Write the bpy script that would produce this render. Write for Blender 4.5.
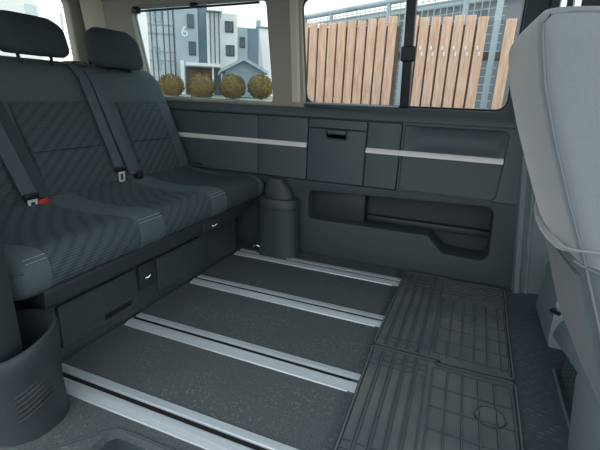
import bpy, bmesh, math, random
from mathutils import Vector, Matrix
random.seed(7)
S = bpy.context.scene
for o in list(bpy.data.objects): bpy.data.objects.remove(o)
COL = S.collection

# ------------------------------------------------------------------ camera, sky, exposure
FPX = 404.37
CAM = Vector((0, 0, 0.9))
RX = Vector((0.92687255, 0.37338027, 0.03865808))      # image right
RY = Vector((0.14765097, -0.26795525, -0.95204999))    # image down
RZ = Vector((-0.34511804, 0.8881369, -0.30349033))     # view direction
cd = bpy.data.cameras.new('camera'); cam = bpy.data.objects.new('camera', cd); COL.objects.link(cam)
cd.sensor_width = 36; cd.lens = FPX / 600 * 36; cd.clip_start = 0.02; cd.clip_end = 500
M = Matrix((RX, -RY, -RZ)).transposed().to_4x4(); M.translation = CAM
cam.matrix_world = M
S.camera = cam

world = bpy.data.worlds.new('overcast_sky'); S.world = world; world.use_nodes = True
nt = world.node_tree; nt.nodes.clear()
wo = nt.nodes.new('ShaderNodeOutputWorld'); bg = nt.nodes.new('ShaderNodeBackground')
tc = nt.nodes.new('ShaderNodeTexCoord'); sx = nt.nodes.new('ShaderNodeSeparateXYZ'); rp = nt.nodes.new('ShaderNodeValToRGB')
nt.links.new(tc.outputs['Generated'], sx.inputs[0]); nt.links.new(sx.outputs['Z'], rp.inputs[0])
rp.color_ramp.elements[0].position = 0.0; rp.color_ramp.elements[0].color = (1.0, 0.99, 0.96, 1)
rp.color_ramp.elements[1].position = 0.8; rp.color_ramp.elements[1].color = (0.86, 0.94, 1.0, 1)
nt.links.new(rp.outputs[0], bg.inputs[0]); bg.inputs[1].default_value = 1.9
nt.links.new(bg.outputs[0], wo.inputs[0])
S.view_settings.view_transform = 'Standard'; S.view_settings.look = 'None'
S.view_settings.gamma = 1.0; S.view_settings.use_curve_mapping = False
S.view_settings.exposure = 0.0

# ------------------------------------------------------------------ materials
def srgb(r, g, b):
    f = lambda c: (c/255/12.92 if c/255 <= .04045 else ((c/255+.055)/1.055)**2.4)
    return (f(r), f(g), f(b), 1)
class N:
    def __init__(s, name):
        s.m = bpy.data.materials.new(name); s.m.use_nodes = True; s.t = s.m.node_tree
        s.b = s.t.nodes['Principled BSDF']; s.out = s.t.nodes['Material Output']
    def n(s, typ, **kw):
        x = s.t.nodes.new(typ)
        for k, v in kw.items():
            if k.startswith('i_'): x.inputs[k[2:].replace('_', ' ')].default_value = v
            else: setattr(x, k, v)
        return x
    def l(s, a, b): s.t.links.new(a, b)
def mat(name, col, rough=.5, metal=0, col2=None, nscale=30, bump=0, bscale=300, spec=.5, stretch=None):
    k = N(name); k.b.inputs['Roughness'].default_value = rough; k.b.inputs['Metallic'].default_value = metal
    k.b.inputs['Base Color'].default_value = col; k.b.inputs['Specular IOR Level'].default_value = spec
    t = k.n('ShaderNodeTexCoord'); src = t.outputs['Object']
    if stretch:
        mp = k.n('ShaderNodeMapping'); mp.inputs['Scale'].default_value = stretch; k.l(src, mp.inputs[0]); src = mp.outputs[0]
    if col2:
        n = k.n('ShaderNodeTexNoise', i_Scale=nscale, i_Detail=6.0); k.l(src, n.inputs['Vector'])
        r = k.n('ShaderNodeValToRGB'); r.color_ramp.elements[0].position = .3; r.color_ramp.elements[1].position = .7
        r.color_ramp.elements[0].color = col; r.color_ramp.elements[1].color = col2
        k.l(n.outputs['Fac'], r.inputs[0]); k.l(r.outputs[0], k.b.inputs['Base Color'])
    if bump:
        n2 = k.n('ShaderNodeTexNoise', i_Scale=bscale, i_Detail=3.0); k.l(src, n2.inputs['Vector'])
        bp = k.n('ShaderNodeBump', i_Strength=bump, i_Distance=.002); k.l(n2.outputs['Fac'], bp.inputs['Height'])
        k.l(bp.outputs[0], k.b.inputs['Normal'])
    return k.m

PANEL = mat('panel_plastic', srgb(80, 94, 99), .5, bump=.15, bscale=700, spec=.4)
PANEL2 = mat('lower_plastic', srgb(63, 75, 81), .55, bump=.2, bscale=700, spec=.4)
SMOOTH = mat('flap_plastic', srgb(76, 90, 96), .4, spec=.4)
BLACK = mat('black_plastic', srgb(28, 32, 36), .4)
GAP = mat('gap_shadow', srgb(18, 20, 22), .9)  # near-black colour stands for the shade inside slots and gaps
BEIGE = mat('pillar_trim', srgb(164, 162, 150), .7, bump=.1, bscale=500, spec=.2)
LINER = mat('headliner_cloth', srgb(150, 150, 144), .95, bump=.2, bscale=900, spec=.1)
CHROME = mat('satin_aluminium', srgb(250, 251, 252), .3, metal=.1, spec=.9)
TONGUE = mat('belt_tongue_metal', srgb(236, 239, 241), .4, metal=.35)
PED = mat('pedestal_plastic', srgb(122, 136, 144), .5, bump=.15, bscale=600, spec=.4)
PILLARM = mat('pillar_plastic', srgb(116, 129, 134), .5, bump=.12, bscale=700, spec=.4)
CREAM = mat('cream_post_trim', srgb(214, 210, 190), .7)
DUST = mat('dusty_rib_edges', srgb(94, 102, 107), .8)
RIB_SHADE = mat('rib_side_shade', srgb(44, 50, 55), .6)  # mat rib sides coloured darker to draw the crease shade beside each rib
HALLG = mat('grey_hall_cladding', srgb(104, 114, 122), .7)
BASEP = mat('bench_base_plastic', srgb(58, 68, 73), .5, bump=.15, bscale=700)
BARP = mat('bench_bar_plastic', srgb(46, 54, 59), .5)
RAIL = mat('rail_aluminium', srgb(208, 217, 222), .42, metal=.3, col2=srgb(188, 200, 207), nscale=9, stretch=(1, 30, 30))
RUBBER = mat('rubber_mat', srgb(76, 87, 94), .5, col2=srgb(106, 110, 106), nscale=5, bump=.25, bscale=260, spec=.45)
STEEL = mat('steel', srgb(215, 220, 225), .2, metal=1.0)
RED = mat('red_plastic', srgb(214, 52, 36), .4)
WEB = mat('belt_webbing', srgb(76, 90, 98), .6, bump=.4, bscale=900, spec=.3)
SEATGREY = mat('grey_seat_cloth', srgb(122, 130, 135), .9, col2=srgb(127, 135, 140), nscale=300, bump=.2, bscale=900, spec=.15)
SEATLOW = mat('grey_seat_cloth_shaded', srgb(92, 102, 108), .85, bump=.15, bscale=600, spec=.3)  # same cloth as the upper seat, with the shade low down put into its colour
b_ = SEATGREY.node_tree.nodes['Principled BSDF']; b_.inputs['Sheen Weight'].default_value = .7; b_.inputs['Sheen Roughness'].default_value = .45
b_ = SEATLOW.node_tree.nodes['Principled BSDF']; b_.inputs['Sheen Weight'].default_value = .2; b_.inputs['Sheen Roughness'].default_value = .45
PIPE = mat('seat_piping', srgb(112, 121, 127), .7)
WHITE = mat('white_print', srgb(240, 243, 245), .6)

def fabric(name, c1, c2, kind):
    k = N(name); k.b.inputs['Roughness'].default_value = .92; k.b.inputs['Specular IOR Level'].default_value = .12
    t = k.n('ShaderNodeTexCoord')
    if kind == 'plain':
        n = k.n('ShaderNodeTexNoise', i_Scale=260.0, i_Detail=2.0); k.l(t.outputs['Object'], n.inputs['Vector']); fac = n.outputs['Fac']
    else:
        # fine woven lines broken up by slanted bars
        w = k.n('ShaderNodeTexWave', wave_type='BANDS', bands_direction='Z', i_Scale=40.0, i_Distortion=.4, i_Detail=2.0)
        w.inputs['Detail Scale'].default_value = 6
        mp = k.n('ShaderNodeMapping'); mp.inputs['Rotation'].default_value = (0, math.radians(35), 0)
        k.l(t.outputs['Object'], mp.inputs[0]); k.l(mp.outputs[0], w.inputs['Vector'])
        m2 = k.n('ShaderNodeMapping'); m2.inputs['Rotation'].default_value = (math.radians(38), math.radians(-20), math.radians(28)); k.l(t.outputs['Object'], m2.inputs[0])
        w2 = k.n('ShaderNodeTexWave', wave_type='BANDS', bands_direction='Y', i_Scale=9.0, i_Distortion=.5); k.l(m2.outputs[0], w2.inputs['Vector'])
        r2 = k.n('ShaderNodeMath', operation='POWER'); k.l(w2.outputs['Fac'], r2.inputs[0]); r2.inputs[1].default_value = 2.0
        mx = k.n('ShaderNodeMath', operation='MULTIPLY_ADD'); k.l(w.outputs['Fac'], mx.inputs[0]); mx.inputs[1].default_value = .38
        m3 = k.n('ShaderNodeMath', operation='MULTIPLY'); k.l(r2.outputs[0], m3.inputs[0]); m3.inputs[1].default_value = -.2
        k.l(m3.outputs[0], mx.inputs[2]); ad = k.n('ShaderNodeMath', operation='ADD'); k.l(mx.outputs[0], ad.inputs[0]); ad.inputs[1].default_value = .45
        fac = ad.outputs[0]
    r = k.n('ShaderNodeValToRGB'); r.color_ramp.elements[0].color = c1; r.color_ramp.elements[1].color = c2
    r.color_ramp.elements[0].position = .2; r.color_ramp.elements[1].position = .8
    k.l(fac, r.inputs[0]); k.l(r.outputs[0], k.b.inputs['Base Color'])
    bp = k.n('ShaderNodeBump', i_Strength=.3, i_Distance=.002); k.l(fac, bp.inputs['Height']); k.l(bp.outputs[0], k.b.inputs['Normal'])
    return k.m
FAB = fabric('plain_seat_cloth', srgb(78, 91, 96), srgb(94, 107, 111), 'plain')
FABP = fabric('patterned_seat_cloth', srgb(50, 59, 64), srgb(84, 97, 102), 'pattern')
FABD = fabric('dark_seat_cloth', srgb(60, 70, 75), srgb(72, 83, 88), 'plain')
STITCH = mat('seam_stitching', srgb(150, 158, 160), .8)

def carpet():
    k = N('worn_carpet'); k.b.inputs['Roughness'].default_value = .8; k.b.inputs['Specular IOR Level'].default_value = .25
    t = k.n('ShaderNodeTexCoord')
    n = k.n('ShaderNodeTexNoise', i_Scale=230.0, i_Detail=4.0); k.l(t.outputs['Object'], n.inputs['Vector'])
    r = k.n('ShaderNodeValToRGB'); r.color_ramp.elements[0].color = srgb(67, 76, 79); r.color_ramp.elements[1].color = srgb(101, 108, 110)
    r.color_ramp.elements[0].position = .3; r.color_ramp.elements[1].position = .75; k.l(n.outputs['Fac'], r.inputs[0])
    big = k.n('ShaderNodeTexNoise', i_Scale=4.5, i_Detail=3.0); k.l(t.outputs['Object'], big.inputs['Vector'])
    br = k.n('ShaderNodeValToRGB'); br.color_ramp.elements[0].position = .42; br.color_ramp.elements[1].position = .68; k.l(big.outputs['Fac'], br.inputs[0])
    v = k.n('ShaderNodeTexVoronoi', i_Scale=70.0); k.l(t.outputs['Object'], v.inputs['Vector'])
    vr = k.n('ShaderNodeValToRGB'); e = vr.color_ramp.elements
    e[0].position = .22; e[0].color = (1, 1, 1, 1); e[1].position = .36; e[1].color = (0, 0, 0, 1)
    k.l(v.outputs['Distance'], vr.inputs[0])
    mul = k.n('ShaderNodeMath', operation='MULTIPLY'); k.l(vr.outputs[0], mul.inputs[0]); k.l(br.outputs[0], mul.inputs[1])
    mul2 = k.n('ShaderNodeMath', operation='MULTIPLY'); k.l(mul.outputs[0], mul2.inputs[0]); mul2.inputs[1].default_value = .32
    mix = k.n('ShaderNodeMix', data_type='RGBA'); k.l(mul2.outputs[0], mix.inputs[0]); k.l(r.outputs[0], mix.inputs[6]); mix.inputs[7].default_value = srgb(146, 152, 152)
    # brownish soiling in large patches
    mix2 = k.n('ShaderNodeMix', data_type='RGBA'); b2 = k.n('ShaderNodeMath', operation='MULTIPLY'); k.l(br.outputs[0], b2.inputs[0]); b2.inputs[1].default_value = .12
    k.l(b2.outputs[0], mix2.inputs[0]); k.l(mix.outputs[2], mix2.inputs[6]); mix2.inputs[7].default_value = srgb(104, 100, 94)
    k.l(mix2.outputs[2], k.b.inputs['Base Color'])
    bp = k.n('ShaderNodeBump', i_Strength=.5, i_Distance=.003); k.l(n.outputs['Fac'], bp.inputs['Height']); k.l(bp.outputs[0], k.b.inputs['Normal'])
    return k.m
CARPET = carpet()
def studs():
    k = N('studded_rubber_floor'); k.b.inputs['Roughness'].default_value = .45; k.b.inputs['Specular IOR Level'].default_value = .5
    t = k.n('ShaderNodeTexCoord'); mp = k.n('ShaderNodeMapping'); mp.inputs['Scale'].default_value = (26, 52, 1); mp.inputs['Rotation'].default_value = (0, 0, .5)
    k.l(t.outputs['Object'], mp.inputs[0]); v = k.n('ShaderNodeTexVoronoi', i_Scale=1.0, i_Randomness=.35); k.l(mp.outputs[0], v.inputs['Vector'])
    r = k.n('ShaderNodeValToRGB'); r.color_ramp.elements[0].position = .15; r.color_ramp.elements[1].position = .35
    r.color_ramp.elements[0].color = (1, 1, 1, 1); r.color_ramp.elements[1].color = (0, 0, 0, 1); k.l(v.outputs['Distance'], r.inputs[0])
    mix = k.n('ShaderNodeMix', data_type='RGBA'); k.l(r.outputs[0], mix.inputs[0]); mix.inputs[6].default_value = srgb(66, 76, 84); mix.inputs[7].default_value = srgb(86, 94, 100)
    k.l(mix.outputs[2], k.b.inputs['Base Color'])
    bp = k.n('ShaderNodeBump', i_Strength=.6, i_Distance=.002); k.l(r.outputs[0], bp.inputs['Height']); k.l(bp.outputs[0], k.b.inputs['Normal'])
    return k.m
STUDS = studs()
def glass(name, tint, keep):
    k = N(name); k.t.nodes.remove(k.b)
    tr = k.n('ShaderNodeBsdfTransparent'); tr.inputs[0].default_value = tint
    gl = k.n('ShaderNodeBsdfGlossy'); gl.inputs['Roughness'].default_value = .02
    mx = k.n('ShaderNodeMixShader'); mx.inputs[0].default_value = 1-keep
    k.l(tr.outputs[0], mx.inputs[1]); k.l(gl.outputs[0], mx.inputs[2]); k.l(mx.outputs[0], k.out.inputs[0]); return k.m
GLASS = glass('window_glass', (.95, .98, .97, 1), .96)
def blindmesh():
    k = N('sun_blind_mesh'); tr = k.n('ShaderNodeBsdfTransparent'); tr.inputs[0].default_value = (.92, .97, 1, 1)
    k.b.inputs['Base Color'].default_value = srgb(96, 112, 120); k.b.inputs['Roughness'].default_value = .8
    mx = k.n('ShaderNodeMixShader'); mx.inputs[0].default_value = .2
    k.l(tr.outputs[0], mx.inputs[1]); k.l(k.b.outputs[0], mx.inputs[2]); k.l(mx.outputs[0], k.out.inputs[0]); return k.m
BLIND = blindmesh()
WOOD = mat('fence_wood', srgb(204, 158, 130), .75, col2=srgb(236, 204, 180), nscale=5, stretch=(14, 14, 1.2), bump=.1, spec=.2)
WOODEDGE = mat('fence_wood_backing', srgb(92, 82, 76), .9)
GALV = mat('galvanised_steel', srgb(150, 168, 176), .5, metal=.3)
RENDERW = mat('white_render', srgb(240, 242, 243), .9)
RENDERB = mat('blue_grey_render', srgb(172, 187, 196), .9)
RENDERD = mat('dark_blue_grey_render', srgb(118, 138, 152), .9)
PANE = mat('house_window_glass', srgb(88, 104, 112), .15)
PANEL_G = mat('stair_glazing', srgb(206, 220, 226), .25)
MULL = mat('dark_mullion', srgb(62, 74, 84), .5)
SHEDW = mat('shed_cladding', srgb(136, 156, 168), .8)
SHEDR = mat('shed_roof', srgb(170, 186, 196), .7)
BRICKB = mat('brown_entrance_boards', srgb(120, 86, 66), .8)
ASPH = mat('asphalt', srgb(120, 124, 126), .95, col2=srgb(140, 143, 144), nscale=40)
GRASS = mat('winter_lawn', srgb(126, 132, 112), .95, col2=srgb(150, 150, 128), nscale=20)
BUSH = mat('bush_leaves', srgb(98, 84, 42), .85, col2=srgb(134, 114, 60), nscale=9)

# ------------------------------------------------------------------ mesh helpers
class MB:
    def __init__(s): s.bm = bmesh.new()
    def box(s, x0, x1, y0, y1, z0, z1, bev=0, seg=2, mi=0, m=None):
        b = bmesh.new(); bmesh.ops.create_cube(b, size=1)
        for v in b.verts: v.co = Vector(((x0+x1)/2+v.co.x*(x1-x0), (y0+y1)/2+v.co.y*(y1-y0), (z0+z1)/2+v.co.z*(z1-z0)))
        if bev: bmesh.ops.bevel(b, geom=b.edges[:], offset=bev, segments=seg, affect='EDGES', profile=.5)
        if m: bmesh.ops.transform(b, matrix=m, verts=b.verts)
        s.add(b, mi); return s
    def add(s, b, mi=None):
        me = bpy.data.meshes.new('tmp')
        if mi is not None:
            for f in b.faces: f.material_index = mi
        b.to_mesh(me); b.free(); s.bm.from_mesh(me); bpy.data.meshes.remove(me)
    def tube(s, pts, r, n=8, mi=0, flat=None, up=(0, 0, 1)):
        """swept tube; flat=(w,h) sweeps a rectangle-like ellipse"""
        pts = [Vector(p) for p in pts]; b = bmesh.new(); rings = []
        for i, p in enumerate(pts):
            d = (pts[min(i+1, len(pts)-1)]-pts[max(i-1, 0)]).normalized()
            u = Vector(up)
            if abs(d.dot(u)) > .97: u = Vector((1, 0, 0))
            a = d.cross(u).normalized(); c = a.cross(d).normalized()
            rr = r[i] if isinstance(r, (list, tuple)) else r
            w, h = (flat if flat else (rr, rr))
            rings.append([b.verts.new(p + a*math.cos(2*math.pi*k/n)*w + c*math.sin(2*math.pi*k/n)*h) for k in range(n)])
        for i in range(len(rings)-1):
            for k in range(n): b.faces.new((rings[i][k], rings[i][(k+1) % n], rings[i+1][(k+1) % n], rings[i+1][k]))
        b.faces.new(rings[0][::-1]); b.faces.new(rings[-1]); s.add(b, mi); return s
    def ribbon(s, pts, half, thick, mi=0):
        """strap: pts are centre points; half = half-width vector"""
        h = Vector(half); pts = [Vector(p) for p in pts]; b = bmesh.new(); rings = []
        for i, p in enumerate(pts):
            d = (pts[min(i+1, len(pts)-1)]-pts[max(i-1, 0)]).normalized(); n = d.cross(h).normalized()*thick/2
            rings.append([b.verts.new(q) for q in (p-h-n, p+h-n, p+h+n, p-h+n)])
        for i in range(len(rings)-1):
            for k in range(4): b.faces.new((rings[i][k], rings[i][(k+1) % 4], rings[i+1][(k+1) % 4], rings[i+1][k]))
        b.faces.new(rings[0][::-1]); b.faces.new(rings[-1]); s.add(b, mi); return s
    def prism(s, pts, axis, a0, a1, mi=0, bev=0):
        """polygon pts extruded along axis ('x': pts are (y,z); 'y': (x,z); 'z': (x,y))"""
        f = {'x': lambda p, a: (a, p[0], p[1]), 'y': lambda p, a: (p[0], a, p[1]), 'z': lambda p, a: (p[0], p[1], a)}[axis]
        b = bmesh.new(); A = [b.verts.new(f(p, a0)) for p in pts]; B = [b.verts.new(f(p, a1)) for p in pts]
        n = len(pts)
        for i in range(n): b.faces.new((A[i], A[(i+1) % n], B[(i+1) % n], B[i]))
        b.faces.new(A[::-1]); b.faces.new(B)
        bmesh.ops.recalc_face_normals(b, faces=b.faces)
        if bev: bmesh.ops.bevel(b, geom=b.edges[:], offset=bev, segments=2, affect='EDGES', profile=.5)
        s.add(b, mi); return s
    def loft(s, rings, mi=0, cap=True):
        b = bmesh.new(); R = [[b.verts.new(p) for p in r] for r in rings]; n = len(R[0])
        for i in range(len(R)-1):
            for k in range(n): b.faces.new((R[i][k], R[i][(k+1) % n], R[i+1][(k+1) % n], R[i+1][k]))
        if cap: b.faces.new(R[0][::-1]); b.faces.new(R[-1])
        bmesh.ops.recalc_face_normals(b, faces=b.faces); s.add(b, mi); return s
def place(bm, name, mats, parent=None, smooth=40, base=None):
    """link a finished bmesh (world coordinates) as one mesh object with its origin at its base (or relative to its parent)"""
    if isinstance(bm, MB): bm = bm.bm
    bmesh.ops.recalc_face_normals(bm, faces=bm.faces)
    if parent is not None: off = world_loc(parent)
    elif base is not None: off = Vector(base)
    else:
        xs = [v.co for v in bm.verts]
        off = Vector(((min(c.x for c in xs)+max(c.x for c in xs))/2, (min(c.y for c in xs)+max(c.y for c in xs))/2, min(c.z for c in xs)))
    for v in bm.verts: v.co -= off
    me = bpy.data.meshes.new(name)
    ca = math.cos(math.radians(smooth))
    for f in bm.faces: f.smooth = True
    for e in bm.edges:
        if len(e.link_faces) == 2: e.smooth = e.link_faces[0].normal.dot(e.link_faces[1].normal) > ca
    bm.to_mesh(me); bm.free()
    for m in (mats if isinstance(mats, (list, tuple)) else [mats]): me.materials.append(m)
    o = bpy.data.objects.new(name, me); COL.objects.link(o)
    if parent is not None: o.parent = parent; o['_'] = 0; del o['_']
    else: o.location = off
    return o
def world_loc(o):
    v = Vector(o.location); p = o.parent
    while p: v = v + Vector(p.location); p = p.parent
    return v
def thing(name, loc, label, cat, group=None):
    o = bpy.data.objects.new(name, None); COL.objects.link(o); o.location = loc; o.empty_display_size = .05
    return tag(o, label, cat, group)
def tag(o, label, cat, group=None):
    o['label'] = label; o['category'] = cat
    if group: o['group'] = group
    return o
def struct(o, label=None, cat=None):
    o['kind'] = 'structure'
    if label: o['label'] = label
    if cat: o['category'] = cat
    return o
def copy_tree(o, parent=None):
    c = o.copy(); COL.objects.link(c)
    if parent is not None: c.parent = parent
    for ch in [q for q in bpy.data.objects if q.parent == o]: copy_tree(ch, c)
    return c
def rpoly(pts, seg=6):
    """polygon with rounded corners; pts = (x, z, radius)"""
    out = []; n = len(pts)
    for i in range(n):
        p = Vector(pts[i][:2]); r = pts[i][2] if len(pts[i]) > 2 else 0
        if r <= 0: out.append(tuple(p)); continue
        a = (Vector(pts[i-1][:2])-p).normalized(); b = (Vector(pts[(i+1) % n][:2])-p).normalized()
        ang = a.angle(b); d = r/math.tan(ang/2); c = p + (a+b).normalized()*(r/math.sin(ang/2))
        s, e = p+a*d-c, p+b*d-c
        a0 = math.atan2(s.y, s.x); a1 = math.atan2(e.y, e.x); da = (a1-a0+math.pi) % (2*math.pi)-math.pi
        for k in range(seg+1): t = a0+da*k/seg; out.append((c.x+r*math.cos(t), c.y+r*math.sin(t)))
    return out
def plate(outline, holes, y, thick, bev=.004, lean=0, z0=0, mi=0):
    """flat panel in the XZ plane with holes, front at y, going back by thick; rounded edges; lean = dy/dz above z0"""
    cu = bpy.data.curves.new('tmp', 'CURVE'); cu.dimensions = '2D'; cu.fill_mode = 'BOTH'
    for poly in [outline]+holes:
        sp = cu.splines.new('POLY'); sp.points.add(len(poly)-1); sp.use_cyclic_u = True
        for q, p in zip(sp.points, poly): q.co = (p[0], p[1], 0, 1)
    cu.extrude = thick/2-bev; cu.bevel_depth = bev; cu.bevel_resolution = 2; cu.offset = -bev
    ob = bpy.data.objects.new('tmp', cu); COL.objects.link(ob)
    dg = bpy.context.evaluated_depsgraph_get(); me = bpy.data.meshes.new_from_object(ob.evaluated_get(dg))
    b = bmesh.new(); b.from_mesh(me); bpy.data.meshes.remove(me); bpy.data.objects.remove(ob); bpy.data.curves.remove(cu)
    bmesh.ops.remove_doubles(b, verts=b.verts, dist=1e-5)
    for v in b.verts:
        x, z, d = v.co
        v.co = Vector((x, y+thick/2-d-lean*(z-z0), z))
    for f in b.faces: f.material_index = mi
    bmesh.ops.recalc_face_normals(b, faces=b.faces)
    return b
def mb(b):
    m = MB(); m.add(b); return m

# ================================================================== THE SETTING
# floor with the stepwell cut out of its near edge
fl = MB()
fl.prism(rpoly([(-2.25, .5), (-.79, .5), (-.79, .655, .03), (.30, .655, .03), (.30, 2.3), (-2.25, 2.3)]), 'z', -.03, 0)
struct(place(fl, 'floor', CARPET))
fr = MB(); fr.prism([(.30, .45), (1.5, .45), (1.5, 2.3), (.30, 2.3)], 'z', -.03, .003); fr.box(-.23, .30, .66, 2.13, .0005, .003)
struct(place(fr, 'floor_front', STUDS))
st = MB()   # entry step below the doorway
st.box(-.84, .36, .18, .70, -.27, -.23, .004); st.box(-.84, -.79, .18, .655, -.23, -.03); st.box(.30, .36, .18, .655, -.23, -.03); st.box(-.79, .30, .655, .69, -.23, -.03)
struct(place(st, 'trim_step', PANEL2))
# edging lip of the stepwell
e = MB(); e.tube([(-.92, .50, .003), (-.86, .56, .003), (-.80, .63, .003), (-.77, .655, .003), (-.72, .66, .003), (.28, .66, .003)], .003)
struct(place(e, 'trim_doorway', PANEL2))

# --- left wall: lower panel with the open pocket
pocket = rpoly([(-.787, .385, .03), (.187, .412, .04), (.203, .128, .045), (-.022, .136, .05), (-.105, .222, .04), (-.787, .218, .03)])
low = plate(rpoly([(-1.9, 0), (.36, 0), (.30, .443), (-1.9, .443)]), [pocket], 2.14, .17, .007)
struct(place(mb(low), 'wall_left', PANEL2))
w = MB()
w.box(-1.9, .3, 2.305, 2.32, 0, .44)                         # back of the pocket
w.box(-.80, -.47, 2.22, 2.31, .19, .41, .01)                 # shallower left bay
w.box(-.46, .22, 2.26, 2.31, .22, .255, .008)                # moulded ledge inside
w.box(-1.9, -.30, 2.155, 2.2, .43, .80); w.box(-.30, .245, 2.19, 2.2, .43, .80)                      # backing behind the panel gaps
struct(place(w, 'trim_pocket', BARP))  # darker than the wall plastic: the pocket's shade is put into the colour
# --- left wall: belt with the trim panels
def panel(name, x0, x1, z0=.447, z1=.787, m=PANEL, y=2.138):
    return mb(plate(rpoly([(x0, z0, .006), (x1, z0, .006), (x1, z1, .006), (x0, z1, .006)]), [], y, .02, .004))
i = 0
for x0, x1 in ((-1.9, -1.117), (-1.113, -.808), (-.472, -.300)):
    i += 1; struct(place(panel('p', x0, x1), 'trim_panel_%d' % i, PANEL))
fr_ = mb(plate(rpoly([(-.296, .443), (.30, .443), (.27, .60), (.252, .80), (-.296, .80)]), [rpoly([(-.285, .452, .008), (.184, .447, .035), (.193, .78, .03), (-.285, .78, .008)])], 2.132, .03, .005))
struct(place(fr_, 'trim_panel_4', PANEL))
# panel D: flat below the strip, scooped armrest above it
sc = bmesh.new(); G = {}
nx, nz = 24, 24
for a in range(nx+1):
    for c in range(nz+1):
        x = -.29+.49*a/nx; z = .44+.35*c/nz; y = 2.15
        if z > .655:
            t = (z-.655)/.13; ed = min(1, max(0, (x+.27)/.05), 1)*min(1, max(0, (.185-x)/.03))
            y += .03*math.sin(min(1, t)*math.pi)**.7*ed if t < 1 else 0
        G[a, c] = sc.verts.new((x, y, z))
for a in range(nx):
    for c in range(nz): sc.faces.new((G[a, c], G[a+1, c], G[a+1, c+1], G[a, c+1]))
struct(place(sc, 'trim_panel_5', PANEL))
# satin strips
for j, (x0, x1, yy) in enumerate(((-1.85, -.809, 2.130), (-.471, .186, 2.124))):
    m = MB(); m.prism([(yy-.009, .630), (yy-.010, .632), (yy-.006, .645), (yy+.001, .655), (2.15, .655), (2.15, .630)], 'x', x0, x1); struct(place(m, 'trim_strip_%d' % (j+1), CHROME))
# sill below the windows
m = MB(); m.prism([(2.132, .792), (2.126, .80), (2.130, .822), (2.150, .845), (2.165, .862), (2.26, .864), (2.26, .79)], 'x', -2.25, .27)
struct(place(m, 'trim_sill', PANEL))
# upper wall with the window openings
LEAN = .16
def ll(z): return 2.14-LEAN*(z-.86)
w1 = rpoly([(-1.89, .868, .05), (-1.025, .857, .03), (-1.04, 1.372, .04), (-1.93, 1.356, .05)])
up = plate([(-2.25, .84), (-.87, .84)] + rpoly([(-.87, .84), (-.835, .84), (-.85, 1.37, .05), (-.28, 1.37), (-.28, 1.46), (-.86, 1.46)])[1:-1] + [(-2.25, 1.46)], [w1], 2.14, .05, .01, LEAN, .86)
struct(place(mb(up), 'wall_left_upper', BEIGE))
bp_out = [(-.84, .848), (.27, .80), (.27, 1.46), (-.28, 1.46), (-.28, 1.372)] + rpoly([(-.28, 1.372), (.155, 1.36, .035), (.168, .866, .05), (-.84, .862)])[1:]
struct(place(mb(plate(bp_out, [], 2.138, .06, .006, LEAN, .86)), 'trim_pillar_upper', PANEL2))
m = MB(); m.loft([[(-.902, ll(z)-.010, z), (-.868, ll(z)-.012, z), (-.858, ll(z)-.004, z), (-.858, ll(z)+.03, z), (-.902, ll(z)+.03, z)] for z in (.868, 1.0, 1.2, 1.42)])
struct(place(m, 'trim_pillar_lit_edge', CREAM))  # pillar side toward the window; its lit brightness is put into the cream
# B pillar lower cover, ribbed
def bprof(z):
    s = -.10*min(1, z/.8)-.0
    xs = [(.335, 2.140), (.345, 2.118), (.355, 2.114), (.366, 2.118), (.372, 2.134), (.384, 2.140), (.392, 2.128), (.402, 2.128), (.41, 2.145), (.52, 2.155), (.52, 2.25), (.335, 2.25)]
    return [(x+s, y-.008*(1-z/.8), z) for x, y in xs]
m = MB(); m.loft([bprof(z) for z in (0, .1, .25, .4, .55, .7, .8)])
m.loft([[(x-.10, y-LEAN*max(0, z-.86), z) for x, y in ((.352, 2.125), (.60, 2.13), (.60, 2.25), (.352, 2.25))] for z in (.78, .86, 1.46)])
m.box(.20, .36, 2.165, 2.25, 0, .84)
struct(place(m, 'trim_pillar', PILLARM))
# driver's door beyond the pillar
m = MB(); m.box(.50, 1.6, 2.16, 2.24, -.02, .84, .01); m.box(.24, 1.6, 2.05, 2.12, 1.25, 1.46, .01)
struct(place(m, 'wall_left_front', PANEL2))
# glazing
def window(name, x0, x1, z0, z1, y, frame):
    root = bpy.data.objects.new(name, None); COL.objects.link(root); root.location = ((x0+x1)/2, y, z0); struct(root)
    place(mb(plate(rpoly([(x0, z0), (x1, z0), (x1, z1), (x0, z1)]), [], y, .005, .001, LEAN, .86)), 'glass_pane', GLASS, root)
    if frame: frame(root)
    return root
def f2(root):
    pts_o = rpoly([(-.86, .845, .03), (.185, .848, .03), (.175, 1.385, .03), (-.87, 1.385, .03)])
    pts_i = rpoly([(-.832, .872, .045), (.158, .876, .045), (.148, 1.36, .04), (-.846, 1.36, .04)])
    place(mb(plate(pts_o, [pts_i], 2.168, .02, .004, LEAN, .86)), 'window_frame', BLACK, root)
    b = MB(); b.box(-.83, -.33, 2.150, 2.17, .862, .872, .003); place(b, 'guide_rail', GALV, root)
    b = mb(plate(rpoly([(-.325, .868), (-.280, .868), (-.292, 1.37), (-.334, 1.37)]), [], 2.142, .05, .005, LEAN, .86))
    place(b, 'divider', BLACK, root)
    b = mb(plate(rpoly([(-.336, 1.075, .008), (-.268, 1.075, .008), (-.268, 1.14, .008), (-.336, 1.14, .008)]), [], 2.115, .03, .005, LEAN, .86))
    place(b, 'latch', BLACK, root)
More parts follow.
